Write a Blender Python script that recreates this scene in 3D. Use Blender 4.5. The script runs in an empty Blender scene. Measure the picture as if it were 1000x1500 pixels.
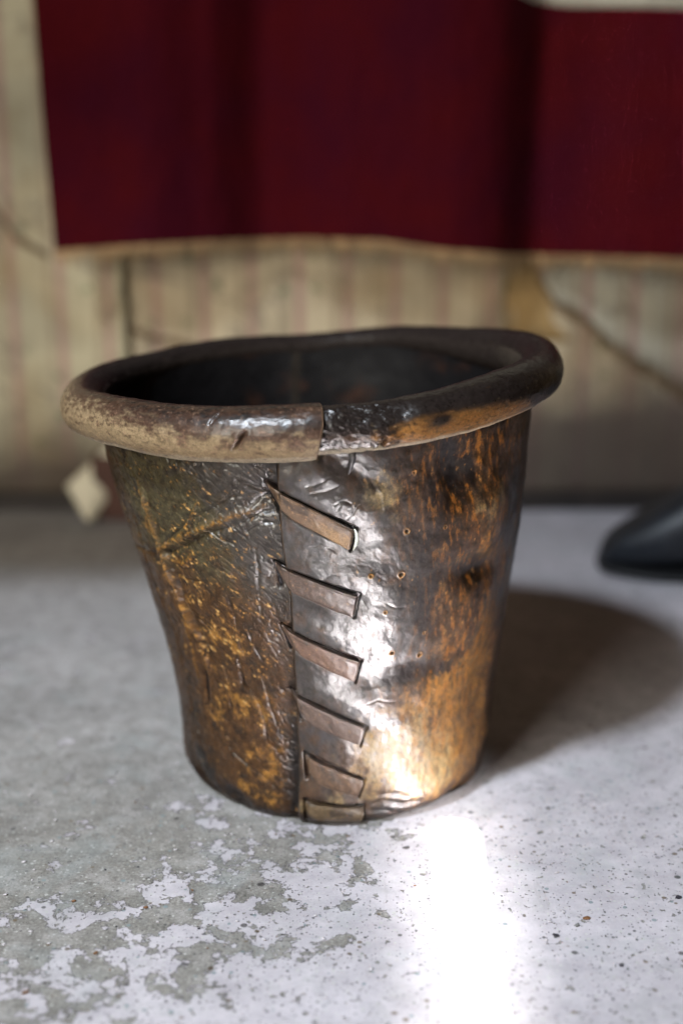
import bpy, bmesh, math, random
import numpy as np
from math import radians as R_, sin, cos, pi
random.seed(7); np.random.seed(7)
sc = bpy.context.scene
COL = sc.collection

# ------------------------------------------------------------------ camera
cam_d = bpy.data.cameras.new('camera'); cam = bpy.data.objects.new('camera', cam_d); COL.objects.link(cam)
CAM = np.array([0.0, -1.2, 0.585]); PITCH = R_(16.9); FPX = 2200.0
cam.location = CAM; cam.rotation_euler = (R_(90) - PITCH, 0, 0)
cam_d.sensor_fit = 'HORIZONTAL'; cam_d.sensor_width = 24; cam_d.lens = 24 * FPX / 1000
cam_d.clip_start = .05; cam_d.clip_end = 50
cam_d.dof.use_dof = True; cam_d.dof.focus_distance = 1.09; cam_d.dof.aperture_fstop = 2.0
cam_d.dof.aperture_blades = 0
sc.camera = cam
sc.view_settings.view_transform = 'Standard'; sc.view_settings.look = 'None'
sc.view_settings.exposure = 0; sc.view_settings.gamma = 1

# ------------------------------------------------------------------ room light
w = bpy.data.worlds.new('World'); sc.world = w; w.use_nodes = True
bg = w.node_tree.nodes['Background']; bg.inputs[0].default_value = (1.0, .47, .26, 1); bg.inputs[1].default_value = .036

def area(name, loc, target, size, size_y, power, color, spread=180, shape='RECTANGLE'):
    d = bpy.data.lights.new(name, 'AREA'); d.shape = shape; d.size = size; d.size_y = size_y
    d.energy = power; d.color = color; d.spread = R_(spread)
    o = bpy.data.objects.new(name, d); COL.objects.link(o); o.location = loc
    from mathutils import Vector
    v = Vector(target) - Vector(loc); o.rotation_euler = v.to_track_quat('-Z', 'Y').to_euler()
    return o
# cool daylight falling in from the left, behind the camera
area('doorway_light', (-1.05, -1.56, 2.59), (.05, -.25, .0), .26, .26, 12.8, (.82, .905, 1.0), 54)
# the tall open doorway low on the left, which reaches the back wall
area('open_door_light', (-1.05, -1.7, .92), (-.05, .73, .36), .75, .8, 11.0, (1.0, .95, .84), 90)
# the narrow shaft of sun that falls through the door gap, and its soft margin
area('sun_shaft', (.086, -1.75, .70), (.088, -.49, .0), .014, .33, 400.0, (1.0, .97, .93), 1.0)
area('sun_shaft_margin', (.086, -2.39, 1.06), (.084, -.455, .0), .022, .35, .34, (1.0, .97, .93), 3.2)

# ------------------------------------------------------------------ helpers
def tag(o, label=None, cat=None, group=None, kind=None):
    if label: o['label'] = label
    if cat: o['category'] = cat
    if group: o['group'] = group
    if kind: o['kind'] = kind
    return o
def empty(name, loc=(0, 0, 0), rz=0):
    o = bpy.data.objects.new(name, None); COL.objects.link(o); o.location = loc; o.rotation_euler = (0, 0, rz)
    o.empty_display_size = .05
    return o
def mesh_np(name, V, F, mat, parent=None, smooth=True, colors=None, mats=None):
    """V (n,3) array, F list of arrays of equal length faces"""
    V = np.asarray(V, np.float32)
    me = bpy.data.meshes.new(name)
    me.vertices.add(len(V)); me.vertices.foreach_set('co', V.ravel())
    Fs = [np.asarray(f, np.int32) for f in (F if isinstance(F, list) else [F])]
    tot = sum(len(f) for f in Fs); loops = np.concatenate([f.ravel() for f in Fs])
    cnt = np.concatenate([np.full(len(f), f.shape[1], np.int32) for f in Fs])
    st = np.concatenate([[0], np.cumsum(cnt)[:-1]]).astype(np.int32)
    me.loops.add(len(loops)); me.loops.foreach_set('vertex_index', loops)
    me.polygons.add(tot); me.polygons.foreach_set('loop_start', st); me.polygons.foreach_set('loop_total', cnt)
    me.update(calc_edges=True); me.validate()
    if smooth: me.polygons.foreach_set('use_smooth', np.ones(len(me.polygons), bool))
    if colors is not None:
        a = me.color_attributes.new('tint', 'FLOAT_COLOR', 'POINT')
        c = np.ones((len(V), 4), np.float32); c[:, :colors.shape[1]] = colors
        a.data.foreach_set('color', c.ravel())
    me.materials.append(mat)
    o = bpy.data.objects.new(name, me); COL.objects.link(o)
    if parent is not None: o.parent = parent
    return o
def gridf(nr, nc, wrap=False):
    r = np.arange(nr - 1)[:, None]; c = np.arange(nc if wrap else nc - 1)[None, :]
    c2 = (c + 1) % nc
    return np.stack([r * nc + c, r * nc + c2, (r + 1) * nc + c2, (r + 1) * nc + c], -1).reshape(-1, 4)

_rng = np.random.RandomState(11); PERM = _rng.permutation(4096).astype(np.int32)
_ga = _rng.rand(4096) * 2 * pi; GX = np.cos(_ga).astype(np.float32); GY = np.sin(_ga).astype(np.float32)
def noise(x, y, seed=0):
    """2-D gradient noise, about -1..1"""
    x = np.asarray(x, np.float32); y = np.asarray(y, np.float32)
    ix = np.floor(x); iy = np.floor(y); fx = x - ix; fy = y - iy
    ix = ix.astype(np.int32) + seed * 131; iy = iy.astype(np.int32) + seed * 57
    u = fx * fx * fx * (fx * (fx * 6 - 15) + 10); v = fy * fy * fy * (fy * (fy * 6 - 15) + 10)
    p0 = PERM[ix & 4095]; p1 = PERM[(ix + 1) & 4095]
    def g(p, iy_, dx, dy):
        h = PERM[(p + iy_) & 4095]; return GX[h] * dx + GY[h] * dy
    a = g(p0, iy, fx, fy); b = g(p1, iy, fx - 1, fy); c = g(p0, iy + 1, fx, fy - 1); d = g(p1, iy + 1, fx - 1, fy - 1)
    a = a + (b - a) * u; c = c + (d - c) * u
    return (a + (c - a) * v) * 1.45
def fbm(x, y, oct=4, seed=0, gain=.5):
    s = 0; a = 1; n = 0
    for k in range(oct):
        s = s + a * noise(x * 2**k, y * 2**k, seed + 17 * k); n += a; a *= gain
    return s / n
def sstep(a, b, x):
    t = np.clip((x - a) / (b - a), 0, 1); return t * t * (3 - 2 * t)
def mix(a, b, t):
    return a + (b - a) * t[..., None]

# node materials
def new_mat(name):
    m = bpy.data.materials.new(name); m.use_nodes = True
    nt = m.node_tree; return m, nt, nt.nodes['Principled BSDF']
class NT:
    def __init__(s, nt): s.nt = nt
    def n(s, t, **k):
        x = s.nt.nodes.new(t)
        for a, b in k.items(): setattr(x, a, b)
        return x
    def l(s, a, b): s.nt.links.new(a, b)
    def noise(s, vec, scale, detail=4, rough=.55, dist=0):
        x = s.n('ShaderNodeTexNoise'); x.inputs['Scale'].default_value = scale; x.inputs['Detail'].default_value = detail
        x.inputs['Roughness'].default_value = rough; x.inputs['Distortion'].default_value = dist
        s.l(vec, x.inputs['Vector']); return x.outputs['Fac']
    def ramp(s, fac, stops, interp='LINEAR'):
        x = s.n('ShaderNodeValToRGB'); x.color_ramp.interpolation = interp
        e = x.color_ramp.elements
        while len(e) < len(stops): e.new(.5)
        for i, (p, c) in enumerate(stops):
            e[i].position = p; e[i].color = (c, c, c, 1) if isinstance(c, (int, float)) else (*c, 1)
        s.l(fac, x.inputs['Fac']); return x.outputs['Color']
    def mix(s, fac, a, b, mode='MIX'):
        x = s.n('ShaderNodeMix', data_type='RGBA', blend_type=mode)
        for v, i in ((fac, 0), (a, 6), (b, 7)):
            if isinstance(v, (int, float)): x.inputs[i].default_value = v
            elif isinstance(v, tuple): x.inputs[i].default_value = (*v, 1)
            else: s.l(v, x.inputs[i])
        return x.outputs[2]
    def math(s, op, a, b=0.0, clamp=False):
        x = s.n('ShaderNodeMath', operation=op); x.use_clamp = clamp
        for i, v in enumerate((a, b)):
            if isinstance(v, (int, float)): x.inputs[i].default_value = v
            else: s.l(v, x.inputs[i])
        return x.outputs[0]
    def bump(s, h, strength, dist, normal=None):
        x = s.n('ShaderNodeBump'); x.inputs['Strength'].default_value = strength; x.inputs['Distance'].default_value = dist
        s.l(h, x.inputs['Height'])
        if normal is not None: s.l(normal, x.inputs['Normal'])
        return x.outputs['Normal']
    def obj(s, scale=(1, 1, 1), rot=(0, 0, 0)):
        t = s.n('ShaderNodeTexCoord'); m = s.n('ShaderNodeMapping'); m.inputs['Scale'].default_value = scale
        m.inputs['Rotation'].default_value = rot
        s.l(t.outputs['Object'], m.inputs['Vector']); return m.outputs['Vector']

def leather_mat(name, rough_lo=.27, rough_hi=.55, grain=1.0, spec=.5):
    m, nt, p = new_mat(name); N = NT(nt)
    at = N.n('ShaderNodeAttribute', attribute_name='tint')
    v = N.obj()
    fine = N.noise(v, 900, 4, .6)
    med = N.noise(v, 260, 5, .6, .4)
    c = N.mix(1.0, at.outputs['Color'], N.ramp(fine, [(.3, .62), (.7, 1.38)]), 'MULTIPLY')
    c = N.mix(1.0, c, N.ramp(med, [(.3, .75), (.7, 1.25)]), 'MULTIPLY')
    N.l(c, p.inputs['Base Color'])
    bw = N.n('ShaderNodeRGBToBW'); N.l(at.outputs['Color'], bw.inputs[0])
    r = N.ramp(bw.outputs[0], [(.02, rough_lo), (.28, rough_hi)])
    r2 = N.math('MULTIPLY_ADD', med, .22); r2.node.inputs[2].default_value = -.11
    N.l(N.math('ADD', r, r2, True), p.inputs['Roughness'])
    N.l(N.math('MULTIPLY_ADD', at.outputs['Alpha'], spec), p.inputs['Specular IOR Level']); p.inputs['Specular IOR Level'].links[0].from_node.inputs[2].default_value = .0
    n = N.bump(med, .10 * grain, .0007)
    n = N.bump(fine, .20 * grain, .00035, n)
    N.l(n, p.inputs['Normal'])
    return m

M_leather = leather_mat('aged_leather', .34, .55, .8, 1.0)
M_rim = leather_mat('rim_leather', .30, .62, 1.0)
M_lace = leather_mat('lace_leather', .36, .5, .8, .65)

# ------------------------------------------------------------------ measuring: a sight line meets the basket wall
def ray(x, y):
    F = np.array([0, cos(PITCH), -sin(PITCH)]); U = np.array([0, sin(PITCH), cos(PITCH)]); X = np.array([1.0, 0, 0])
    d = F + X * (x - 500) / FPX - U * (y - 750) / FPX
    return d / np.linalg.norm(d)
def on_plane_y(x, y, Y):
    d = ray(x, y); return CAM + d * ((Y - CAM[1]) / d[1])
def on_floor(x, y, z=0):
    d = ray(x, y); return CAM + d * ((z - CAM[2]) / d[2])

ZK = np.arange(0, .361, .02)
RK = np.array([.1300, .1325, .1335, .1348, .1367, .1394, .1428, .1466, .1507, .1547, .1587, .1626, .1662, .1694, .1718, .1736, .1745, .175, .176])
CK = np.array([-.0050, -.0049, -.0044, -.0046, -.0056, -.0068, -.0074, -.0085, -.0099, -.0114, -.0129, -.0144, -.0164, -.0185, -.0202, -.0212, -.022, -.023, -.024])
def r_base(z): return np.interp(z, ZK, RK) - .006 * np.clip(1 - z / .012, 0, 1) ** 2.2
def c_base(z): return np.interp(z, ZK, CK)
_OB = {}
def on_basket(x, y):
    k_ = (x, y)
    if k_ not in _OB: _OB[k_] = _on_basket(x, y)
    return _OB[k_]
def _on_basket(x, y):
    """(theta, z) of the basket wall under a measured point"""
    z = .2
    for _ in range(25):
        r = float(r_base(z)); c = float(c_base(z)); d = ray(x, y); o = CAM - np.array([c, 0, 0])
        A = d[0]**2 + d[1]**2; B = 2 * (o[0]*d[0] + o[1]*d[1]); Cc = o[0]**2 + o[1]**2 - r*r
        q = max(B*B - 4*A*Cc, 0); t = (-B - math.sqrt(q)) / 2 / A; P = CAM + t * d
        z = .5 * z + .5 * max(P[2], 0.0)
    return math.atan2(P[1], P[0] - c), z
RM = .152                                   # nominal radius that turns angles into arc lengths
def sz(x, y):
    t, z = on_basket(x, y); return t * RM, z
def wrapd(a): return (a + pi) % (2 * pi) - pi
def blob(th, z, x, y, sx, sy, ang=0):
    """soft round region centred on a measured point; sizes in photo pixels (1 px about .55 mm)"""
    t0, z0 = on_basket(x, y); k = .00056
    ds = wrapd(th - t0) * RM; dz = z - z0; a = R_(ang)
    R = 3.4 * max(sx, sy) * k; out = np.zeros(ds.shape, np.float32)
    m = (np.abs(ds) < R) & (np.abs(dz) < R)
    ds = ds[m]; dz = dz[m]
    u = (ds * cos(a) + dz * sin(a)) / (sx * k); v = (-ds * sin(a) + dz * cos(a)) / (sy * k)
    out[m] = np.exp(-.5 * (u * u + v * v)); return out
def poly_dist(s, z, pts):
    """signed distance to a polyline and position along it, only near it"""
    BEST = np.full(s.shape, 9.0, np.float32); SG = np.zeros(s.shape, np.float32); AL = np.zeros(s.shape, np.float32); L = 0
    P_ = np.array(pts); M = (s > P_[:, 0].min() - .012) & (s < P_[:, 0].max() + .012) & (z > P_[:, 1].min() - .012) & (z < P_[:, 1].max() + .012)
    s = s[M]; z = z[M]; best = np.full(s.shape, 9.0); sg = np.zeros(s.shape); al = np.zeros(s.shape)
    for (a, b), (c, d) in zip(pts[:-1], pts[1:]):
        ux, uy = c - a, d - b; l = math.hypot(ux, uy); ux /= l; uy /= l
        px, py = s - a, z - b; t = np.clip(px * ux + py * uy, 0, l)
        dx, dy = px - t * ux, py - t * uy; dd = np.hypot(dx, dy); m = dd < best
        best = np.where(m, dd, best); sg = np.where(m, np.sign(ux * py - uy * px), sg); al = np.where(m, L + t, al); L += l
    BEST[M] = best; SG[M] = sg; AL[M] = al / L
    return BEST, SG, AL

SEAM_P = [(411, 640), (411, 700), (418, 800), (430, 880), (434, 960), (438, 1050), (441, 1120), (441, 1193)]
_s = [on_basket(*q) for q in SEAM_P]; SZ = np.array([q[1] for q in _s])[::-1]; ST = np.array([q[0] for q in _s])[::-1]
def seam(z): return np.interp(z, SZ, ST)

# lace quads: four corners TL, TR, BR, BL as measured
LACES = [((388, 706), (519, 772), (512, 804), (408, 750)),
         ((401, 824), (524, 868), (517, 901), (410, 858)),
         ((412, 914), (528, 967), (521, 999), (425, 950)),
         ((424, 1009), (535, 1063), (527, 1091), (441, 1052)),
         ((447, 1101), (533, 1141), (526, 1169), (450, 1137)),
         ((448, 1169), (533, 1182), (531, 1201), (449, 1197))]
CREASE = [
    ([(230, 806), (262, 778), (296, 752), (336, 730), (372, 722)], 1.4, -.8), ([(300, 772), (322, 790), (348, 800)], 1.3, -.7), ([(262, 790), (282, 756), (292, 728)], 1.3, .6), ([(226, 800), (216, 770), (212, 730), (206, 700)], 1.8, 1.0),
    ([(244, 850), (266, 866), (290, 872)], 1.3, -.7), ([(262, 890), (288, 900), (310, 922)], 1.3, -.8), ([(284, 930), (300, 944), (322, 948)], 1.2, -.6), ([(232, 812), (258, 838), (286, 850), (312, 852)], 1.4, -.8),
    ([(180, 720), (190, 770), (204, 820), (218, 860)], 1.8, -1.2), ([(330, 860), (346, 900), (352, 940), (366, 980)], 1.3, -.7), ([(372, 800), (380, 860), (384, 920)], 1.4, -.6), ([(320, 960), (336, 1000), (342, 1050)], 1.4, -.9), ([(276, 1000), (284, 1050), (300, 1092)], 1.6, -1.0), ([(384, 990), (396, 1040), (408, 1070)], 1.2, -.7), # points, width mm, height mm (+ ridge / - groove), on the left panel
    ([(228, 806), (262, 790), (300, 772), (340, 757), (398, 738)], 3.0, 1.1),
    ([(232, 815), (268, 800), (310, 780), (352, 768)], 2.2, -1.5),
    ([(228, 806), (250, 818), (272, 826), (286, 812), (300, 806)], 2.2, 1.3),
    ([(200, 700), (214, 750), (226, 800), (244, 850), (262, 890), (284, 930), (298, 970), (302, 1010), (308, 1050), (322, 1080)], 3.0, -3.4),
    ([(208, 700), (222, 750), (236, 800), (254, 850), (272, 890), (292, 930), (306, 975), (312, 1020)], 2.8, 2.8),
    ([(240, 760), (250, 820), (262, 850), (270, 880), (292, 920), (312, 960)], 2.0, -2.0),
    ([(196, 740), (206, 790), (220, 840), (236, 880), (256, 930), (270, 990)], 2.2, -2.0), ([(232, 800), (246, 850), (268, 900), (284, 960), (292, 1010)], 1.8, 1.4),
    ([(190, 790), (214, 806), (232, 812)], 2.0, -1.2),
    ([(345, 950), (356, 1000), (380, 1030), (392, 1080), (420, 1120)], 1.8, -1.8),
    ([(360, 910), (376, 950), (388, 972)], 1.3, -.8),
    ([(330, 1060), (345, 1100), (382, 1130), (420, 1170)], 1.5, -.9),
    ([(342, 700), (372, 716), (402, 724)], 1.5, -1.0),
    ([(350, 770), (380, 752), (406, 748)], 1.5, -1.2),
    ([(356, 782), (386, 766), (408, 766)], 1.4, -1.0),
    ([(360, 745), (384, 728), (402, 720)], 1.4, -.9)]
CREASE_R = [
    ([(446, 712), (470, 704), (486, 694)], 1.0, -.7), ([(492, 746), (498, 734), (508, 728)], .8, -.8), ([(452, 800), (470, 796), (496, 806)], 1.0, -.5), ([(470, 846), (484, 840), (500, 842)], .8, -.6),
    ([(505, 760), (516, 748), (524, 734)], .8, -.6), ([(560, 880), (574, 886), (592, 884)], .9, -.6), ([(520, 1035), (550, 1024), (582, 1026)], .9, -.5), ([(544, 700), (556, 720), (560, 748)], 1.2, .5), ([(620, 690), (612, 730), (600, 762)], 1.4, .5), ([(660, 960), (672, 930), (676, 890)], 1.6, .6),
    ([(486, 738), (500, 730), (516, 735)], 1.0, -.8), ([(450, 722), (478, 716), (500, 706)], 1.0, -.5),
    ([(530, 748), (560, 740), (600, 716)], 1.6, .5), ([(540, 1180), (560, 1172), (590, 1176), (620, 1168)], 2.4, -2.4),
    ([(536, 1190), (556, 1186), (590, 1188)], 2.0, -2.2), ([(548, 1165), (575, 1160), (600, 1166)], 2.0, -1.4),
    ([(498, 670), (518, 676), (540, 690)], 2.0, .8), ([(632, 660), (640, 700), (650, 740)], 3.0, .8),
    ([(690, 660), (722, 700), (740, 740)], 3.5, 1.0), ([(455, 1060), (480, 1050), (500, 1058)], 1.2, -.6)]
HOLES = [(591, 775, 1.6), (583, 838, 1.9), (614, 959, 1.9), (572, 955, 1.7), (540, 840, 1.2), (618, 925, 1.0), (604, 690, 1.0), (632, 1010, .9), (560, 893, 1.0), (648, 770, 1.2)]

def layer_off(tau):
    """height of the overlapping sheet above the inner one (m)"""
    return .0036 * (1 - sstep(.0, 1.3, tau))
def shape(tau, z, fine=True):
    """radius of the outer face at angle tau past the seam edge"""
    th = seam(z) + tau; r = r_base(z) + layer_off(tau)
    def b(*a): return blob(th, z, *a)
    s_tau = tau * RM
    # slow undulation of the stiff hide
    r = r + .0022 * fbm(s_tau / .11, z / .13, 2, 5)
    right = tau < 3.3
    g = 0
    for (x, y, sx, sy, an, h) in [
        (706, 1128, 26, 22, 0, -10), (650, 1172, 40, 8, 20, -5), (668, 690, 22, 34, 20, -6.5), (716, 742, 26, 34, 15, 5.5), (695, 832, 40, 16, -8, -5.5), (740, 800, 16, 60, 0, -2),
        (690, 905, 40, 40, 0, 3.5), (600, 800, 60, 70, 0, 2.5), (585, 980, 46, 18, 5, -3.0), (560, 905, 40, 26, 0, 2.2),
        (590, 1060, 60, 40, 0, 3.0), (560, 1090, 30, 14, 0, -1.0), (640, 1140, 50, 20, 20, 2.2), (470, 690, 50, 16, 0, 2.0),
        (520, 690, 26, 12, -30, -3.0), (640, 640, 20, 20, 0, 2), (470, 880, 40, 10, -22, 1.5), (530, 1175, 14, 14, 0, -3.0),
        (470, 730, 40, 14, -25, 1.8), (480, 840, 40, 14, -22, 1.8), (480, 930, 40, 14, -22, 1.8), (490, 1022, 40, 14, -22, 1.8),
        (700, 1010, 26, 50, 0, -2.0), (600, 1190, 60, 8, 12, -2.5), (640, 880, 20, 30, 0, -1.5)]:
        g = g + h * .001 * b(x, y, sx, sy, an)
    r = r + 1.25 * g * right
    g = 0
    for (x, y, sx, sy, an, h) in [
        (250, 720, 40, 50, 0, 3.0), (330, 690, 50, 20, 0, 1.5), (320, 870, 60, 60, 0, 3.0), (240, 960, 20, 60, 0, -2.0),
        (340, 1100, 70, 50, 0, 3.5), (300, 760, 60, 12, 20, -1.5), (395, 725, 26, 16, 0, -3.0), (404, 840, 14, 20, 0, -2.0),
        (412, 935, 14, 20, 0, -2.0), (424, 1030, 14, 24, 0, -2.4), (345, 1165, 20, 9, -10, -5.0), (286, 1130, 24, 22, 0, -7), (330, 1172, 40, 10, -20, -4), (432, 1140, 14, 70, 0, -5.5)]:
        g = g + h * .001 * b(x, y, sx, sy, an)
    r = r + g * (~right)
    if not fine: return r
    s = th * RM; sL0 = wrapd(th) * RM; z0_ = z
    sL = sL0 + .0011 * fbm(s_tau / .012, z / .012, 3, 71); z = z0_ + .0011 * fbm(s_tau / .012, z0_ / .012, 3, 72)
    for pts, wd, h in CREASE:
        d, sg, al = poly_dist(sL, z, [sz(*q) for q in pts]); fade = sstep(0, .12, al) * sstep(0, .2, 1 - al) * (.8 + .5 * noise(al * 9, al * 0 + wd, 3))
        r = r + (~right) * h * .0018 * np.exp(-(d / (wd * .0009)) ** 2) * fade
    for pts, wd, h in CREASE_R:
        d, sg, al = poly_dist(sL, z, [sz(*q) for q in pts]); fade = sstep(0, .15, al) * sstep(0, .2, 1 - al)
        r = r + right * h * .0006 * np.exp(-(d / (wd * .0009)) ** 2) * fade
    sL = sL0; z = z0_
    for x, y, rad in HOLES:
        t0, z0 = on_basket(x, y); d = np.hypot(wrapd(th - t0) * RM, z - z0)
        r = r + right * (-.0030 * np.exp(-(d / (rad * .0007)) ** 4) + .0004 * np.exp(-((d - rad * .0012) / .0006) ** 2))
    # slits and the pressed channels under the laces
    for (tl, tr, br, bl) in LACES:
        r = r + right * (-.0016 * blob(th, z0_, (tr[0] + br[0]) / 2 + 4, (tr[1] + br[1]) / 2, 16, 18)) + (~right) * (-.0020 * blob(th, z0_, (tl[0] + bl[0]) / 2 - 4, (tl[1] + bl[1]) / 2, 14, 18))
        top = [sz(*tl), sz(*tr)]; d, sg, al = poly_dist(sL, z, top)
        r = r - .0042 * np.exp(-(d / .0011) ** 2) * (sg > -2) * sstep(-.01, .03, al + .02)
        d, sg, al = poly_dist(sL, z, [sz(*tr), sz(*br)]); r = r - .0040 * np.exp(-(d / .0007) ** 2)
        d, sg, al = poly_dist(sL, z, [sz(*tl), sz(*bl)]); r = r - .0040 * np.exp(-(d / .0014) ** 2)
        mid0 = ((tl[0] + bl[0]) / 2, (tl[1] + bl[1]) / 2); mid1 = ((tr[0] + br[0]) / 2, (tr[1] + br[1]) / 2)
        mA = (mid0[0] * .78 + mid1[0] * .22, mid0[1] * .78 + mid1[1] * .22); mB = (mid0[0] * .16 + mid1[0] * .84, mid0[1] * .16 + mid1[1] * .84)
        d, sg, al = poly_dist(sL, z, [sz(*mA), sz(*mB)]); r = r - .0020 * (1 - sstep(.004, .0095, d))
    # grain: wrinkles that run up to the right on the left panel, down the wall on the right one
    a = s_tau
    k1 = fbm((a * .8 - z * .6) / .007, (a * .6 + z * .8) / .0028, 4, 21)
    k2 = fbm(a / .0034, z / .008, 4, 31); k3 = fbm(a / .022, z / .024, 3, 41)
    k4 = 1 - np.abs(fbm(a / .011 + .6 * k1, z / .011, 3, 51)) * 2
    wr = (tau < 1.1) & right
    k = np.where(right, k2 * .55 + k1 * .25, k1 * .7)
    amp = np.where(wr, .00016, np.where(right, .00020, .00062))
    r = r + amp * k + .0012 * k3 + .0002 * np.clip(k4 - .62, 0, 1)
    k6 = np.abs(fbm((a * .7 - z * .7) / .016 + .5 * k3, (a * .7 + z * .7) / .007, 3, 55)); r = r - np.where(right, .00008, .0006) * np.exp(-(k6 / np.where(right, .09, .06)) ** 2)
    gap = (2 * pi - tau) * RM; r = r - (~right) * .0034 * np.exp(-(np.clip(gap, 0, 1) / .0013) ** 2)
    return r

def kcn(a, z): return fbm(a / .004, z / .005, 4, 199, .7)
def leather_color(tau, z):
    th = seam(z) + tau; right = tau < 3.3; a = tau * RM
    def b(*q): return blob(th, z, *q)
    D = np.array([.020, .013, .009]); DK = np.array([.010, .0075, .0065]); RU = np.array([.078, .036, .013]); BR = np.array([.055, .027, .011])
    OC = np.array([.40, .185, .034]); TA = np.array([.48, .34, .15]); OL = np.array([.064, .053, .026]); GR = np.array([.050, .042, .036])
    n1 = fbm(a / .026, z / .034, 6, 101, .6); n2 = fbm(a / .0085, z / .011, 4, 111, .65); n3 = fbm(a / .05, z / .06, 3, 121)
    c = np.broadcast_to(BR, th.shape + (3,)).copy()
    wob = .62 * n2 + .75 * n1
    def lay(c, col, m, soft=.24):
        m = .86 * np.clip(m, 0, 1)
        return mix(c, col, sstep(.5 - soft, .5 + soft, m + wob * np.clip(m * 5, 0, 1)) * .92)
    c = mix(c, RU, sstep(-.1, .45, n1)); c = mix(c, D, sstep(0.0, .5, n3 - .1) * .8)
    # ---- left panel
    cl = c
    cl = lay(cl, OL, .9 * b(215, 720, 60, 90, 0) + .6 * b(300, 745, 80, 80, 0) + .7 * b(215, 860, 40, 110, 0) + .4 * b(330, 860, 60, 60, 0), .4)
    cl = lay(cl, GR, 1.0 * b(385, 740, 42, 90, 0) + .6 * b(400, 900, 34, 130, 0) + .5 * b(320, 690, 60, 18, 0))
    cl = lay(cl, RU, .9 * b(300, 890, 90, 50, 0) + .9 * b(330, 1010, 80, 70, 0) + .8 * b(370, 1120, 60, 50, 0))
    cl = lay(cl, OC * .8, .75 * b(400, 1118, 36, 26, 30) + .55 * b(350, 1030, 60, 26, 20) + .5 * b(380, 1165, 40, 12, 0) + .35 * b(330, 930, 60, 40, 0), .15)
    cl = lay(cl, D, .9 * b(345, 1168, 34, 14, 0) + .95 * b(434, 1150, 16, 80, 0) + .8 * b(300, 1130, 34, 26, 0) + .7 * b(290, 1050, 20, 80, 0) + .5 * b(395, 700, 26, 24, 0))
    # ---- right panel
    cr = c
    cr = lay(cr, GR * .7, .9 * b(480, 760, 70, 110, 0) + .9 * b(520, 900, 90, 120, 0) + .7 * b(470, 1030, 60, 80, 0) + .8 * b(580, 800, 50, 90, 0))
    cr = lay(cr, RU * 1.2, .9 * b(690, 900, 60, 90, 0) + .7 * b(700, 690, 60, 90, 0) + .8 * b(720, 830, 40, 160, 0) + .35 * b(590, 740, 30, 60, 0))
    cr = lay(cr, OC, .95 * b(690, 1060, 50, 60, 0) + .8 * b(640, 1010, 60, 26, 0) + .9 * b(620, 1110, 80, 50, 0) + .75 * b(700, 930, 34, 50, 0) + .5 * b(716, 790, 22, 34, 0) + .45 * b(560, 1100, 50, 40, 0) + .5 * b(648, 900, 16, 60, 0), .2)
    cr = lay(cr, TA * .8, .75 * b(708, 738, 24, 22, 0) + .55 * b(560, 728, 18, 26, 0) + .6 * b(470, 1180, 30, 12, 0) + .55 * b(470, 660, 40, 12, 0) + .6 * b(640, 1130, 40, 20, 0) + 1.1 * b(585, 1105, 56, 48, 0), .3)  # tan leather; the last blob also paints in the pale sun glow
    cr = lay(cr, DK, 1.0 * b(600, 985, 58, 15, 3) + 1.0 * b(676, 690, 20, 36, 20) + .9 * b(692, 832, 34, 16, -8) + .95 * b(540, 862, 26, 14, 0) + .85 * b(752, 720, 18, 60, 0) + .8 * b(745, 820, 12, 60, 0)
             + .8 * b(560, 1055, 30, 10, 0) + .8 * b(470, 1070, 22, 18, 0) + .8 * b(480, 1128, 26, 12, -25) + .7 * b(560, 1182, 40, 10, 0) + .55 * b(540, 770, 20, 30, 0) + .6 * b(640, 780, 26, 30, 0) + .7 * b(728, 965, 14, 34, 0) + .6 * b(600, 660, 40, 14, 0), .2)
    n6 = fbm(a / .012, z / .024, 6, 141, .7); cr = mix(cr, RU * .9, sstep(.04, .30, n6) * .7); cr = mix(cr, D, sstep(.14, .38, -n6) * .8); n8 = fbm(a / .006, z / .010, 5, 161, .7); cr = cr * np.clip(1 + 1.1 * n8, .45, 1.7)[..., None]
    n10 = fbm(a / .0055 + z / .05, z / .020, 5, 211, .68); wgt = np.clip(b(700, 860, 60, 200, 0) + b(690, 700, 60, 60, 0) + .6 * b(640, 1040, 60, 60, 0), 0, 1)
    cr = mix(cr, DK, sstep(.06, .32, -n10) * wgt * .85); cr = mix(cr, OC * np.array([1.35, 1.15, .85]), sstep(.04, .30, n10) * wgt * .85)
    n7 = fbm(a / .016, z / .016, 6, 151, .7); cl = mix(cl, D, sstep(.06, .34, -n7) * .8); n9 = fbm(a / .005, z / .006, 5, 171, .7); cl = cl * np.clip(1 + 1.0 * n9, .5, 1.6)[..., None]
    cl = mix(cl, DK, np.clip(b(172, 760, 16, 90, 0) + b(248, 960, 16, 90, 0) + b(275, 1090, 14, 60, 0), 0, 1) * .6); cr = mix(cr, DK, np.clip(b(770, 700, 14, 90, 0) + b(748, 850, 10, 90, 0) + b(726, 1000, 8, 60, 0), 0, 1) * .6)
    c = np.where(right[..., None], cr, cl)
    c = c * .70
    blk = b(600, 985, 56, 13, 3) + b(540, 968, 30, 12, 0) + b(676, 690, 18, 34, 20) + .9 * b(692, 832, 32, 14, -8) + b(540, 862, 28, 12, 0) + b(545, 830, 16, 10, 0) + .8 * b(560, 1052, 34, 9, 0) + .9 * b(752, 740, 16, 70, 0) + .8 * b(728, 965, 10, 34, 0) + .8 * b(565, 1182, 34, 9, 0) + .7 * b(465, 1068, 22, 14, 0) + .8 * b(475, 1125, 24, 10, -20)
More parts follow.
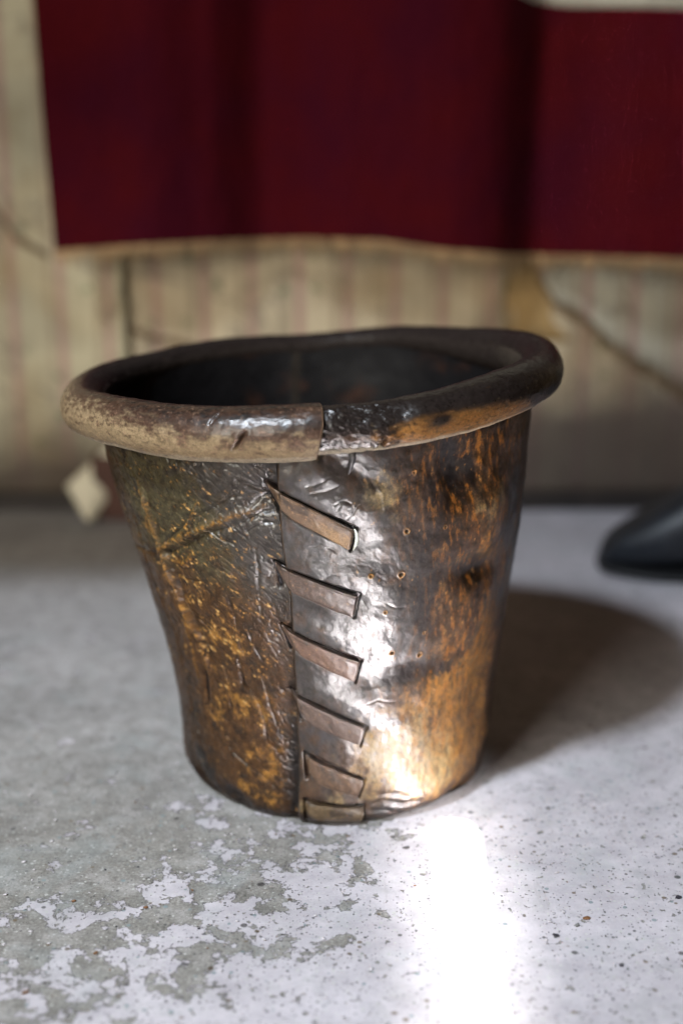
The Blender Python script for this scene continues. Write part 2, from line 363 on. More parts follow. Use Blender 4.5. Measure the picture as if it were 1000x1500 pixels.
    c = mix(c, DK, right * sstep(.35, .75, blk + .9 * n2 * np.clip(blk * 3, 0, 1) + .3 * kcn(a, z)) * .92)
    blk = b(434, 1140, 12, 80, 0) + .8 * b(300, 1120, 30, 30, 0) + .7 * b(345, 1168, 34, 10, 0) + .6 * b(398, 700, 18, 22, 0)
    c = mix(c, DK, (~right) * sstep(.35, .75, blk + .9 * n2 * np.clip(blk * 3, 0, 1)) * .9)
    kc = fbm(a / .0048 + .4 * n2, z / .0060, 5, 181, .7); c = mix(c, DK, sstep(.16, .40, kc - .10 * np.where(right, sstep(0, 1, b(640, 1080, 90, 90, 0)), 0)) * .75)
    cb = np.abs(fbm(a / .009 + .8 * n2, z / .007, 4, 191)); c = mix(c, DK, np.exp(-(cb / .022) ** 2) * sstep(-.1, .25, n1) * .7)
    # worn flecks: rubbed-through ridges of the grain
    k1 = fbm((a * .8 - z * .6) / .0085, (a * .6 + z * .8) / .0032, 4, 21); k2 = fbm(a / .0036, z / .010, 4, 31)
    k5 = fbm(a / .0028, z / .0026, 3, 61)
    f = np.where(right, k2 * .8 + k5 * .35, k1 * .8 + k5 * .35)
    dens = np.where(right, .04 + .26 * (b(690, 850, 60, 200, 0) + b(560, 720, 40, 40, 0)) + .10 * b(560, 850, 60, 40, 0), .20 + .20 * b(320, 900, 70, 120, 0) + .22 * n1)
    fm = sstep(.50, .78, f + dens + .15 * n2)
    c = mix(c, OC * 1.05, fm * .75); c = mix(c, TA, sstep(.62, .85, f + dens + .2 * n2) * .7)
    fm2 = sstep(.30, .55, -f + .3 * n2 + .0)
    c = mix(c, D, fm2 * .55)
    k6 = np.abs(fbm((a * .7 - z * .7) / .016 + .5 * fbm(a / .022, z / .024, 3, 41), (a * .7 + z * .7) / .007, 3, 55)); c = mix(c, DK, np.exp(-(k6 / .03) ** 2) * .6)
    gap = np.clip((2 * pi - tau) * RM, 0, 1); c = mix(c, DK * .5, (~right) * np.exp(-(gap / .0018) ** 2) * .95)
    for pts, wd, h in CREASE:
        d, sg, al = poly_dist(wrapd(th) * RM + .0011 * fbm(a / .012, z / .012, 3, 71), z + .0011 * fbm(a / .012, z / .012, 3, 72), [sz(*q) for q in pts]); e = np.exp(-(d / (wd * .0007)) ** 2) * (~right) * sstep(0, .15, al) * sstep(0, .2, 1 - al)
        c = mix(c, (OC * .62 if h > 0 else D), e * np.clip(.4 + 1.5 * k5 + .9 * k1, 0, 1) * .8)
    for x, y, rad in HOLES:
        t0, z0 = on_basket(x, y); d = np.hypot(wrapd(th - t0) * RM, z - z0)
        c = mix(c, OC * 1.2, right * np.exp(-((d - rad * .0011) / .0007) ** 2) * np.clip(.6 + k5, 0, 1))
        c = mix(c, DK * .6, right * np.exp(-(d / (rad * .0007)) ** 4))
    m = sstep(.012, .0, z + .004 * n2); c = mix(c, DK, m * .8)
    pol = np.where(right, .26 + .9 * np.clip(b(520, 760, 90, 130, 0) + b(530, 980, 100, 150, 0) + b(570, 1120, 80, 60, 0), 0, 1), .30 + .35 * b(390, 760, 50, 80, 0) + .2 * b(400, 950, 40, 140, 0))
    pol = pol * (1 - .65 * right * np.clip(b(600, 985, 60, 16, 3) + b(540, 965, 32, 14, 0) + b(545, 850, 30, 26, 0), 0, 1))
    pol = pol * np.clip(1 + .8 * n2 - .5 * sstep(.3, .6, n1), .3, 1.3)
    return np.concatenate([np.clip(c, .004, .9), pol[..., None]], -1)

# rim line: height of the roll centre round the opening
RIM_T = np.radians([-190, -170, -158, -144, -133, -122, -113, -97.4, -90, -79.5, -73.4, -66.9, -58.2, -48, -35, -22, -8, 14, 32, 57, 78, 96, 117, 135, 154, 170, 190])
RIM_Z = np.array([.3165, .3195, .3215, .3250, .3275, .3290, .3306, .3326, .3330, .3365, .3375, .3410, .3426, .3447, .3468, .3480, .3478, .3436, .3390, .3327, .3261, .3211, .3189, .3174, .3158, .3165, .3195])
def rim_z(th):
    t = wrapd(th); k = 0
    for d in (-.08, -.04, 0, .04, .08): k = k + np.interp(t + d, RIM_T, RIM_Z)
    return k / 5
RIM_CX = -.024; RIM_R = .1845

basket = empty('leather_basket', (0, 0, 0))
tag(basket, 'old flared leather basket with rolled rim and laced seam on the concrete floor', 'waste basket')

# ---- wall: one sheet wrapped round, the free edge lapping over its own start
tA = np.linspace(0, R_(122), 720); tB = np.linspace(R_(122), R_(266), 130)[1:]; tC = np.linspace(R_(266), 2 * pi + .16, 620)[1:]
tau1 = np.concatenate([tA, tB, tC]); nv = 470
v = np.linspace(0, 1, nv) ** 1.0
TAU, V_ = np.meshgrid(tau1, v)
def back_up(t): d = np.degrees(wrapd(t)); return .005 * sstep(15, 70, d) * sstep(185, 130, d)
Zt = rim_z(seam(.3) + TAU) - .002 + back_up(seam(.3) + TAU)
Z = V_ * Zt
under = sstep(2 * pi - .02, 2 * pi + .02, TAU)
Rr = shape(np.minimum(TAU, 2 * pi), Z)
Rr = Rr - .0006 * under
TH = seam(Z) + TAU
wob = .0008 * fbm(Z / .02, Z * 0 + 3.3, 3, 77) * np.exp(-TAU / .02)    # the hand cut edge wanders
THs = TH + wob / RM
P = np.stack([c_base(Z) + Rr * np.cos(THs), Rr * np.sin(THs), Z], -1)
colr = leather_color(TAU, Z)
# thickness: the cut edge and the inside
nc = len(tau1)
tin = np.concatenate([np.linspace(0, R_(122), 160), np.linspace(R_(122), R_(266), 160)[1:], np.linspace(R_(266), 2 * pi + .16, 120)[1:]])
nvi = 110; TAUi, Vi = np.meshgrid(tin, np.linspace(0, 1, nvi)); Zi = Vi * (rim_z(seam(.3) + TAUi) - .002 + back_up(seam(.3) + TAUi))
Ri = shape(np.minimum(TAUi, 2 * pi), Zi, False) - .0032 - .0006 * sstep(2 * pi - .02, 2 * pi + .02, TAUi) + .0012 * fbm(TAUi * 5, Zi * 30, 3, 9)
THi = seam(Zi) + TAUi
Ri = Ri - .0022 * sstep(-.0015, .0015, wrapd(THi - 1.69 - .02 * np.sin(Zi * 30)) * .17) * sstep(.03, .0, wrapd(THi - 1.69) * .17)
Pi = np.stack([c_base(Zi) + Ri * np.cos(THi), Ri * np.sin(THi), Zi], -1)
n3 = fbm(TAUi * 4, Zi * 30, 4, 130)
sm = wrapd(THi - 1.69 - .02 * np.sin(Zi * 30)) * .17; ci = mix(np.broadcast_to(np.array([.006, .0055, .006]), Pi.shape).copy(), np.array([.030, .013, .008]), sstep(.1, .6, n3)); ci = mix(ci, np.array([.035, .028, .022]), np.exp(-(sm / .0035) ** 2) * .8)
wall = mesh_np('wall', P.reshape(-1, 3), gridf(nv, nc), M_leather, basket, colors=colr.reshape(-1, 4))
# the cut edge of the lapping sheet
ne = nv; ed = []
Re = Rr[:, 0]; the = THs[:, 0]; ze = Z[:, 0]; ce = c_base(ze)
prof = [(0.0, 0.0), (-.0006, -.0009), (-.0018, -.0012), (-.0034, -.0008), (-.0042, .001)]
E = np.stack([np.stack([ce + (Re + dr) * np.cos(the + ds / RM), (Re + dr) * np.sin(the + ds / RM), ze], -1) for dr, ds in prof], 1)
ecol = np.broadcast_to(np.array([.05, .030, .018]), E.shape).copy(); ecol[:, 2:] *= .4
mesh_np('seam_edge', E.reshape(-1, 3), gridf(nv, len(prof)), M_leather, basket, colors=ecol.reshape(-1, 3))
mesh_np('lining', Pi.reshape(-1, 3), gridf(nvi, len(tin))[:, ::-1], leather_mat('inner_leather', .5, .65, 1.0, .12), basket, colors=ci.reshape(-1, 3))
# base disc
nb = 96; rr = np.linspace(.001, 1, 14); aa = np.linspace(0, 2 * pi, nb, endpoint=False)
RB, AB = np.meshgrid(rr, aa, indexing='ij'); rb = RB * .1285
PB = np.stack([c_base(0) + rb * np.cos(AB), rb * np.sin(AB), .006 + .0015 * fbm(rb * 20, AB, 3, 4)], -1)
mesh_np('base', PB.reshape(-1, 3), gridf(14, nb, True), M_leather, basket, colors=np.broadcast_to(np.array([.02, .013, .01]), PB.shape).reshape(-1, 3))

# ---- rolled rim: one strip of hide rolled outwards, its end lapping over its start
T0 = R_(-97); T1 = R_(-87.6) + 2 * pi
tt = np.concatenate([np.linspace(T0, R_(12), 620), np.linspace(R_(12), R_(168), 190)[1:], np.linspace(R_(168), T1, 520)[1:]])
nphi = 150
ph = np.linspace(R_(-205), R_(155), nphi)
TT, PH = np.meshgrid(tt, ph, indexing='ij')
def rim_shape(TT, PH):
    s = (TT - T0) * .19; q = PH * .019; pd = np.degrees(PH)
    rad = np.full(TT.shape, .0184)
    ad = np.degrees(TT)
    rad = rad - .0026 * (1 - sstep(-84, -50, ad)) + .0004 * sstep(200, 272, ad)
    rad = rad + .0008 * np.sin(TT * 3 + .5) - .0075 * sstep(15, 70, ad) * sstep(190, 130, ad) - .001 * np.exp(-((ad + 5) / 14) ** 2)
    rad = rad + .0009 * fbm(s / .05, q / .05, 3, 201) + .0005 * fbm(s / .012, q / .010, 4, 211) + .00025 * fbm(s / .006, q / .0022, 3, 221)
    # lumps, fold and nick beside the lap
    def g(a0, p0, sa, sp): return np.exp(-.5 * (((ad - a0) / sa) ** 2 + ((pd - p0) / sp) ** 2))
    rad = rad + .0030 * g(-73.5, -22, 3.0, 22) + .0012 * g(-82, -62, 4.5, 18) - .0024 * g(-77, 40, 4, 22) - .0025 * g(-71, 15, 2.0, 40) + .0016 * g(-66, -10, 3, 30)
    rad = rad - .0036 * np.exp(-((ad + 74.6 - (pd + 30) * .035) / .45) ** 2) * sstep(-62, -50, pd) * sstep(-12, -22, pd)
    rad = rad + .0020 * g(-84, 62, 3.5, 14) - .0020 * g(-80.5, 72, 1.2, 10)
    m_ = (1 - sstep(-76, -66, ad)); rad = rad + m_ * (.0011 * fbm(s / .007 + q / .012, q / .006, 4, 231) - .0007 * np.exp(-(np.abs(fbm(s / .012 + q / .01, q / .009, 3, 241)) / .06) ** 2))
    # short cut in the left part
    da = (ad - 360 + 103.2) - (pd + 5) * .055
    rad = rad - .0050 * np.exp(-(da / .50) ** 2) * sstep(-28, -14, pd) * sstep(22, 6, pd) + .0008 * np.exp(-((da + 1.3) / .8) ** 2) * sstep(-34, -14, pd) * sstep(26, 6, pd)
    da = (ad - 360 + 108.8) - (pd - 45) * .05
    rad = rad - .0012 * np.exp(-(da / .35) ** 2) * sstep(28, 36, pd) * sstep(66, 52, pd)
    return rad
RAD = rim_shape(TT, PH)
adg = np.degrees(TT)
zc = rim_z(TT) + .0008 * np.sin(TT * 7) + .0068 * sstep(15, 70, adg) * sstep(190, 130, adg); rc = RIM_R - .004 * sstep(15, 70, adg) * sstep(190, 130, adg)
rc = rc - .0022 * (1 - sstep(-84, -62, adg)); zc = zc + .0008 * (1 - sstep(-86, -66, adg)) + .0006 * sstep(265, 272, adg)
cutw = .0022 * np.sin(PH * 1.4 + .4) * sstep(T1 - .03, T1, TT)
TTc = TT + cutw / .19 * 1.0
PR = np.stack([RIM_CX + (rc + RAD * np.cos(PH)) * np.cos(TTc), (rc + RAD * np.cos(PH)) * np.sin(TTc), zc + RAD * np.sin(PH) * 1.03], -1)
def rim_color(TT, PH):
    s = (TT - T0) * .19; q = PH * .019; pd = np.degrees(PH); ad = np.degrees(TT); left = ad > 150
    n1 = fbm(s / .022, q / .012, 6, 301, .62); n2 = fbm(s / .008, q / .0035, 4, 311, .62); n3 = fbm(s / .0022, q / .0016, 3, 321)
    DK = np.array([.012, .009, .008]); DB = np.array([.035, .018, .012]); TA = np.array([.24, .175, .10]); PL = np.array([.38, .32, .235]); OC = np.array([.17, .078, .020]); RB = np.array([.050, .029, .019])
    c = mix(np.broadcast_to(DK, TT.shape + (3,)).copy(), RB, sstep(-.05, .4, n1) * .8)
    # dusty lower half on the left, dark polished crown
    hi = np.interp(ad, [150, 190, 215, 235, 250, 262, 273], [75, 62, 42, 18, 2, -12, -10])
    m = sstep(20, -22, pd - hi + 52 * n1 + 38 * n2)
    cl = mix(c, RB * 1.4, sstep(50, 0, pd - hi) * .6)
    cl = mix(cl, TA, m * (.74 + .25 * np.clip(n2, -1, 1))); cl = mix(cl, PL * .85, sstep(.2, -.1, (pd + 48) / 30 + .5 * n1) * .7)
    cl = mix(cl, np.array([.20, .12, .08]), sstep(.10, .45, n3 * .6 + .6 * n2 + .3 * n1) * .6)
    cl = mix(cl, DB, sstep(.30, .52, n2 + .3 * n3) * .75); cl = mix(cl, DB, sstep(.10, .40, fbm(s / .010, q / .0045, 6, 341, .7) + .25 * sstep(-20, 40, pd)) * .75)
    cr = mix(c, DK, sstep(-10, 25, pd + 15 * n1))
    oc = np.exp(-(((ad + 63) / 11) ** 2)) * 1.0 + .75 * np.exp(-((ad + 44) / 16) ** 2)
    cr = mix(cr, OC, sstep(.30, .85, oc * sstep(44, -16, pd + 26 * n2 + 20 * n1 + .6 * (ad + 60)) + .55 * n1 + .5 * n2) * .9)
    cr = mix(cr, DK, sstep(.02, .34, fbm(s / .006, q / .004, 5, 331, .7) + .3 * n1) * .75)
    cr = mix(cr, TA, sstep(.35, .6, n2 + .4 * n3) * sstep(40, 0, pd) * sstep(-85, -70, ad) * .7)
    cr = mix(cr, DK, np.clip(1.2 * np.exp(-.5 * (((ad + 62.5) / 2.6) ** 2 + ((pd - 2) / 12) ** 2)), 0, 1))
    lim = np.interp(ad, [-98, -74, -66, -40, 0, 30], [-46, -44, -44, -48, -46, -42])
    cr = mix(cr, PL, sstep(5, -9, pd - lim + 10 * n1 + 5 * n2) * .95)  # pale underside: floor bounce light painted into the rim colour
    co = np.where(left[..., None], cl, cr)
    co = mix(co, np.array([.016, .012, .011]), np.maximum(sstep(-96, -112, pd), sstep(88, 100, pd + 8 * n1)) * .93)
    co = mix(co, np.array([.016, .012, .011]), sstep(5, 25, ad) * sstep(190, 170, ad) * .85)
    pol = np.full(TT.shape, .75); pol = pol * (1 - .75 * sstep(94, 112, pd)) * (1 - .6 * sstep(40, -10, pd)) * (1 - .7 * sstep(5, 40, ad) * sstep(200, 160, ad))
    return np.concatenate([np.clip(co, .004, .9), pol[..., None]], -1)
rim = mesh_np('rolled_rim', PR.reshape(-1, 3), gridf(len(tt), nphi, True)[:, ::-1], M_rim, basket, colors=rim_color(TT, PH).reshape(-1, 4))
# cut end of the lap: lip turned in
rows = []
for dr, da in [(0, 0), (-.0005, .0009), (-.0016, .0012), (-.0028, .0007), (-.0034, -.002), (-.0036, -.008)]:
    rd = RAD[-1] + dr; a = TTc[-1] + da / .19
    rows.append(np.stack([RIM_CX + (rc[-1] + rd * np.cos(ph)) * np.cos(a), (rc[-1] + rd * np.cos(ph)) * np.sin(a), zc[-1] + rd * np.sin(ph) * 1.03], -1))
EE = np.stack(rows, 0); lc = np.broadcast_to(np.array([.16, .10, .06]), EE.shape).copy(); lc[3:] *= .15; lc[:, :] *= (1 + .3 * noise(ph * 6, ph * 0 + .5, 5))[None, :, None]
mesh_np('rim_lap_edge', EE.reshape(-1, 3), gridf(6, nphi, True)[:, ::-1], M_rim, basket, colors=lc.reshape(-1, 3))

# ---- laces
def surf_points(t, z, h):
    t = np.asarray(t, float); z = np.asarray(z, float)
    tau = (t - seam(z)) % (2 * pi)
    base = shape(np.minimum(tau, 2 * pi - .001), z, False)
    base = base + np.where(tau > 2 * pi - 1, .0036 * (1 - np.clip((2 * pi - tau) / .09, 0, 1)), 0)   # left of the seam: ride at the height of the lap
    r = base + h
    return np.stack([c_base(z) + r * np.cos(t), r * np.sin(t), z], -1)
def lace(quad, k):
    (tl, tr, br, bl) = [on_basket(*q) for q in quad]
    nu, nw = 80, 21; u, q = np.meshgrid(np.linspace(0, 1, nu), np.linspace(0, 1, nw), indexing='ij')
    tipw = np.minimum(1, .30 + .7 * np.sqrt(np.clip(u / .22, 0, 1)))          # tapered tip on the left, squared end on the right
    qs = .05 + .92 * (q * tipw + .0 * u)
    qs = qs + .035 * fbm(u * 6 + 7 * k, q * .8, 3, 15)
    t = (1 - u) * ((1 - qs) * tl[0] + qs * bl[0]) + u * ((1 - qs) * tr[0] + qs * br[0])
    z = (1 - u) * ((1 - qs) * tl[1] + qs * bl[1]) + u * ((1 - qs) * tr[1] + qs * br[1]) + .0008 * np.sin(pi * u * 1.2 + k)
    z = np.maximum(z, .0012)
    h = .0016 - .0038 * np.exp(-(u / .06) ** 2) - .0050 * np.exp(-((1 - u) / .022) ** 2)
    h = h + .0007 * (1 - (2 * q - 1) ** 2) - .0008 * np.clip((np.abs(2 * q - 1) - .78) / .22, 0, 1) ** 2 + .0005 * (1 - q)
    h = h + .0006 * fbm(u * 7 + k * 5, q * 2.0, 4, 12)
    top = surf_points(t, z, h); bot = surf_points(t, z, h - .0028)
    V = np.concatenate([top.reshape(-1, 3), bot.reshape(-1, 3)]); n = nu * nw
    Ft = gridf(nu, nw)[:, ::-1]; Fb = gridf(nu, nw) + n
    side = []
    for i in range(nu - 1):
        side.append((i * nw, (i + 1) * nw, n + (i + 1) * nw, n + i * nw)); a = i * nw + nw - 1; side.append((a + nw, a, n + a, n + a + nw))
    for j in range(nw - 1):
        side.append((j + 1, j, n + j, n + j + 1)); a = (nu - 1) * nw + j; side.append((a, a + 1, n + a + 1, n + a))
    U, Q = np.meshgrid(np.linspace(0, 1, nu), np.linspace(0, 1, nw), indexing='ij')
    n1 = fbm(U * 5 + 9 * k, Q * 1.5, 4, 401); n2 = fbm(U * 22 + k, Q * 6, 3, 411)
    base = [(.11, .066, .038), (.070, .046, .035), (.12, .070, .048), (.080, .054, .042), (.085, .050, .030), (.085, .055, .026)][k]
    c = mix(np.broadcast_to(np.array(base), U.shape + (3,)).copy(), np.array([.028, .018, .013]), sstep(.05, .5, n1 + (0.3 * (1 - Q) - .15)) * .9)
    c = mix(c, np.array([.38, .22, .11]), sstep(.3, .55, n2) * .6)
    if k == 0: c = mix(c, np.array([.30, .18, .085]), np.exp(-((U - .8) / .22) ** 2) * sstep(.2, .6, Q) * .8)
    cc = np.concatenate([c.reshape(-1, 3), c.reshape(-1, 3) * .35])
    return mesh_np('lace', V, [Ft, Fb, np.array(side)], M_lace, basket, colors=cc)
for k, q in enumerate(LACES): lace(q, k)
# pale strip painting the light that shines in the slit by the top lace
def ribbon(name, pts, wid, th, h0, mat, col):
    """thin strip along measured points, lifted off the wall"""
    n = len(pts); T = []; Zs = []; H = []
    for (x, y), wv in zip(pts, wid):
        for dx, h in ((-wv / 2, h0), (wv / 2, h0), (wv / 2, h0 + th), (-wv / 2, h0 + th)):
            t, z = on_basket(x + dx, y); T.append(t); Zs.append(z); H.append(h)
    V = surf_points(T, Zs, np.array(H)); F = []
    for i in range(n - 1):
        for a in range(4): F.append((i * 4 + a, i * 4 + (a + 1) % 4, (i + 1) * 4 + (a + 1) % 4, (i + 1) * 4 + a))
    F += [(3, 2, 1, 0), tuple((n - 1) * 4 + a for a in range(4))]
    return mesh_np(name, V, np.array(F), mat, basket, colors=np.tile(np.array(col), (len(V), 1)))
ribbon('slit_glint', [(517, 771), (520, 778), (520.5, 786), (519, 794), (515, 802)], [1, 4.2, 5, 4, 1], .0012, .0004, M_lace, (.78, .80, .70))
ribbon('lace_tail', [(514, 655), (514, 668), (513, 676), (511, 684), (508, 692)], [10, 9, 7.5, 5, 1.5], .0022, .001, M_lace, (.022, .020, .020))

# ------------------------------------------------------------------ floor
def floor_mat():
    m, nt, p = new_mat('worn_concrete'); N = NT(nt); v = N.obj()
    g = N.noise(v, 420, 5, .7); g2 = N.noise(v, 60, 5, .6); g3 = N.noise(v, 9, 3, .5)
    conc = N.ramp(g, [(.25, (.10, .093, .082)), (.5, (.205, .195, .178)), (.75, (.36, .35, .33))])
    conc = N.mix(1.0, conc, N.ramp(g2, [(.3, .72), (.7, 1.22)]), 'MULTIPLY')
    paint = N.ramp(g2, [(.3, (.40, .375, .405)), (.7, (.52, .49, .52))])
    paint = N.mix(.5, paint, N.ramp(g, [(.3, .75), (.7, 1.0)]), 'MULTIPLY')
    # where paint is left: mostly to the right and in front, islands to the left
    sep = N.n('ShaderNodeSeparateXYZ'); N.l(v, sep.inputs[0])
    bx = N.math('MAXIMUM', N.math('MULTIPLY', sep.outputs[0], .5), N.math('MULTIPLY', sep.outputs[0], 2.0))
    by = N.math('MULTIPLY_ADD', sep.outputs[1], -.46); by.node.inputs[2].default_value = -.048
    bias = N.math('ADD', bx, by)
    bias = N.n('ShaderNodeClamp'); N.l(N.math('ADD', bx, by), bias.inputs[0]); bias.inputs[1].default_value = -.09; bias.inputs[2].default_value = .22
    pn = N.noise(v, 25, 12, .70, .2)
    h = N.math('ADD', pn, bias.outputs[0])
    mask = N.ramp(h, [(.515, 0.0), (.525, 1.0)])
    # small chips out of the paint
    ch = N.noise(v, 150, 3, .6, .3); chm = N.ramp(ch, [(.335, 0.0), (.36, 1.0)])
    ch2 = N.noise(v, 75, 4, .65, .3); chm2 = N.ramp(ch2, [(.30, 0.0), (.33, 1.0)])
    mask = N.mix(1.0, N.mix(1.0, mask, chm, 'MULTIPLY'), chm2, 'MULTIPLY')
    # thin wash on the bare part
    wash = N.noise(v, 30, 6, .7); conc = N.mix(N.ramp(wash, [(.5, 0.0), (.8, .45)]), conc, (.47, .45, .46))
    fy = N.math('MULTIPLY_ADD', sep.outputs[1], 2.2); fy.node.inputs[2].default_value = .40; fy.node.use_clamp = True
    conc = N.mix(N.math('MULTIPLY', fy, N.ramp(g2, [(.3, .35), (.7, .85)])), conc, (.40, .39, .41))
    c = N.mix(mask, conc, paint)
    # aggregate grains
    for sc_, th, colr in ((420, .16, (.07, .07, .065)), (300, .13, (.46, .46, .44)), (250, .08, (.06, .06, .06)), (140, .035, (.12, .085, .05)), (170, .05, (.17, .22, .23)), (110, .022, (.05, .045, .045)), (210, .06, (.42, .42, .40))):
        vo = N.n('ShaderNodeTexVoronoi', feature='F1'); vo.inputs['Scale'].default_value = sc_; vo.inputs['Randomness'].default_value = 1
        mp = N.n('ShaderNodeMapping'); mp.inputs['Location'].default_value = (th * 37, sc_ * .013, 0); N.l(v, mp.inputs[0]); N.l(mp.outputs[0], vo.inputs['Vector'])
        sepc = N.n('ShaderNodeSeparateColor'); N.l(vo.outputs['Color'], sepc.inputs[0])
        near = N.ramp(N.math('ADD', vo.outputs['Distance'], N.math('MULTIPLY', sepc.outputs[1], .22)), [(.30, 1.0), (.38, 0.0)]); pick = N.ramp(sepc.outputs[0], [(th * 1.6, 1.0), (th * 1.6 + .01, 0.0)])
        c = N.mix(N.math('MULTIPLY', N.math('MULTIPLY', near, pick), .85), c, colr)
    # dark grime spots
    gr = N.noise(v, 45, 6, .7); c = N.mix(N.ramp(gr, [(.66, 0.0), (.74, .55)]), c, (.10, .09, .08))
    c = N.mix(1.0, c, N.ramp(g3, [(.3, .80), (.7, 1.10)]), 'MULTIPLY')
    # worn, greyed lanes and scuffs across the paint
    ws = N.noise(v, 34, 8, .72, .4); c = N.mix(N.ramp(ws, [(.50, 0.0), (.66, .38)]), c, (.27, .275, .27)); wt = N.noise(v, 13, 6, .65, .6); c = N.mix(N.ramp(wt, [(.54, 0.0), (.70, .35)]), c, (.31, .345, .35))
    sc1 = N.noise(N.obj((60, 9, 1), (0, 0, .6)), 1, 6, .7); c = N.mix(N.ramp(sc1, [(.62, 0.0), (.72, .35)]), c, (.22, .21, .20))
    N.l(c, p.inputs['Base Color']); p.inputs['Roughness'].default_value = .62
    p.inputs['Specular IOR Level'].default_value = .35
    n = N.bump(mask, 1.0, .0010); n = N.bump(g, .5, .0008, n); n = N.bump(g2, .25, .002, n); N.l(n, p.inputs['Normal'])
    return m
bm = bmesh.new(); bmesh.ops.create_grid(bm, x_segments=60, y_segments=60, size=2.5)
me = bpy.data.meshes.new('floor'); bm.to_mesh(me); bm.free()
fl = bpy.data.objects.new('floor', me); COL.objects.link(fl); fl.location = (0, -1.6, 0); me.materials.append(floor_mat()); fl['kind'] = 'structure'
# texture is anchored to the room, so keep the object's own origin at the basket
for vv in me.vertices: vv.co.y -= 1.6
fl.location = (0, 0, 0)

# ------------------------------------------------------------------ back wall, papers
WY = .745
def simple(name, col, rough=.8, scale=40, amt=.3, bump=.3, bd=.002):
    m, nt, p = new_mat(name); N = NT(nt); v = N.obj(); a = N.noise(v, scale, 5, .6)
    c = N.mix(1.0, col, N.ramp(a, [(.3, 1 - amt), (.7, 1 + amt)]), 'MULTIPLY'); N.l(c, p.inputs['Base Color']); p.inputs['Roughness'].default_value = rough
    N.l(N.bump(a, bump, bd), p.inputs['Normal']); return m
def wallpaper_mat(name, base, stain, st_amt, seed):
    m, nt, p = new_mat(name); N = NT(nt); v = N.obj()
    sep = N.n('ShaderNodeSeparateXYZ'); N.l(v, sep.inputs[0])
    # faint printed stripes and sprigs
    def band(period, off, wd):
        f = N.math('FRACT', N.math('ADD', N.math('MULTIPLY', sep.outputs[0], 1 / period), off)); d = N.math('ABSOLUTE', N.math('SUBTRACT', f, .5))
        return N.ramp(d, [(wd, 1.0), (wd * 1.7, 0.0)])
    c = N.mix(N.math('MULTIPLY', band(.062, .37, .07), .68), base, (.30, .15, .13))
    c = N.mix(N.math('MULTIPLY', band(.062, .62, .05), .58), c, (.26, .19, .12))
    vo = N.n('ShaderNodeTexVoronoi'); vo.inputs['Scale'].default_value = 24; vo.inputs['Randomness'].default_value = .35; N.l(v, vo.inputs['Vector'])
    sp = N.noise(v, 160, 3, .6)
    spm = N.math('MULTIPLY', N.ramp(vo.outputs['Distance'], [(.16, 1.0), (.22, 0.0)]), N.ramp(sp, [(.42, 0.0), (.5, 1.0)]))
    c = N.mix(N.math('MULTIPLY', spm, .9), c, (.13, .17, .08))
    mp = N.n('ShaderNodeMapping'); mp.inputs['Location'].default_value = (seed * 3.7, 0, seed); mp.inputs['Scale'].default_value = (1.15, 1, 1); N.l(v, mp.inputs[0])
    s1 = N.noise(mp.outputs[0], 4.5, 5, .6, .8)
    c = N.mix(N.math('MULTIPLY', N.ramp(s1, [(.46, 0.0), (.66, 1.0)]), st_amt), c, stain)
    s2 = N.noise(mp.outputs[0], 11, 5, .65, .5); c = N.mix(1.0, c, N.ramp(s2, [(.3, .72), (.7, 1.15)]), 'MULTIPLY')
    cn = N.noise(mp.outputs[0], 3.2, 6, .55, 1.2); cd = N.math('ABSOLUTE', N.math('SUBTRACT', cn, .5)); c = N.mix(N.ramp(cd, [(.0, .5), (.010, 0.0)]), c, (.10, .08, .06))
    # darker brown foot of the wall, reaching higher to the right
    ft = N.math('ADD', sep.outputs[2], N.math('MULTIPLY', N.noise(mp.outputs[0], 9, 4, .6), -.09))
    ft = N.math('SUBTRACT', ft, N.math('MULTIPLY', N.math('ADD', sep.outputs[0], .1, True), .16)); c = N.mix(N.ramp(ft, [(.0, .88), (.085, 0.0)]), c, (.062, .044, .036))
    N.l(c, p.inputs['Base Color']); p.inputs['Roughness'].default_value = .8
    N.l(N.bump(s2, .35, .008, N.bump(N.noise(v, 90, 3), .2, .002)), p.inputs['Normal']); return m
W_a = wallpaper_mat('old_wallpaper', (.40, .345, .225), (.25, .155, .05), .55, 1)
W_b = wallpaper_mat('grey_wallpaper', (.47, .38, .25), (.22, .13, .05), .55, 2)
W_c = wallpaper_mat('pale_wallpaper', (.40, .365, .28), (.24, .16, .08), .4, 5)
W_under = simple('stained_lining_paper', (.30, .19, .075), .9, 18, .45)
M_dark = simple('dark_skirting', (.022, .016, .013), .6, 30, .4)

def slab(name, x0, x1, y0, y1, z0, z1, mat, parent=None, bev=.002):
    bm = bmesh.new(); bmesh.ops.create_cube(bm, size=1)
    for q in bm.verts: q.co = ((x0 + x1) / 2 + q.co.x * (x1 - x0), (y0 + y1) / 2 + q.co.y * (y1 - y0), (z0 + z1) / 2 + q.co.z * (z1 - z0))
    bmesh.ops.bevel(bm, geom=bm.edges[:], offset=bev, segments=2, affect='EDGES', profile=.5)
    me = bpy.data.meshes.new(name); bm.to_mesh(me); bm.free(); me.materials.append(mat)
    o = bpy.data.objects.new(name, me); COL.objects.link(o); o.parent = parent; return o
wall_o = slab('wall', -2.0, 2.0, WY + .003, WY + .12, -.05, 2.2, W_under); wall_o['kind'] = 'structure'
tag(wall_o, 'back wall under layers of old wallpaper')

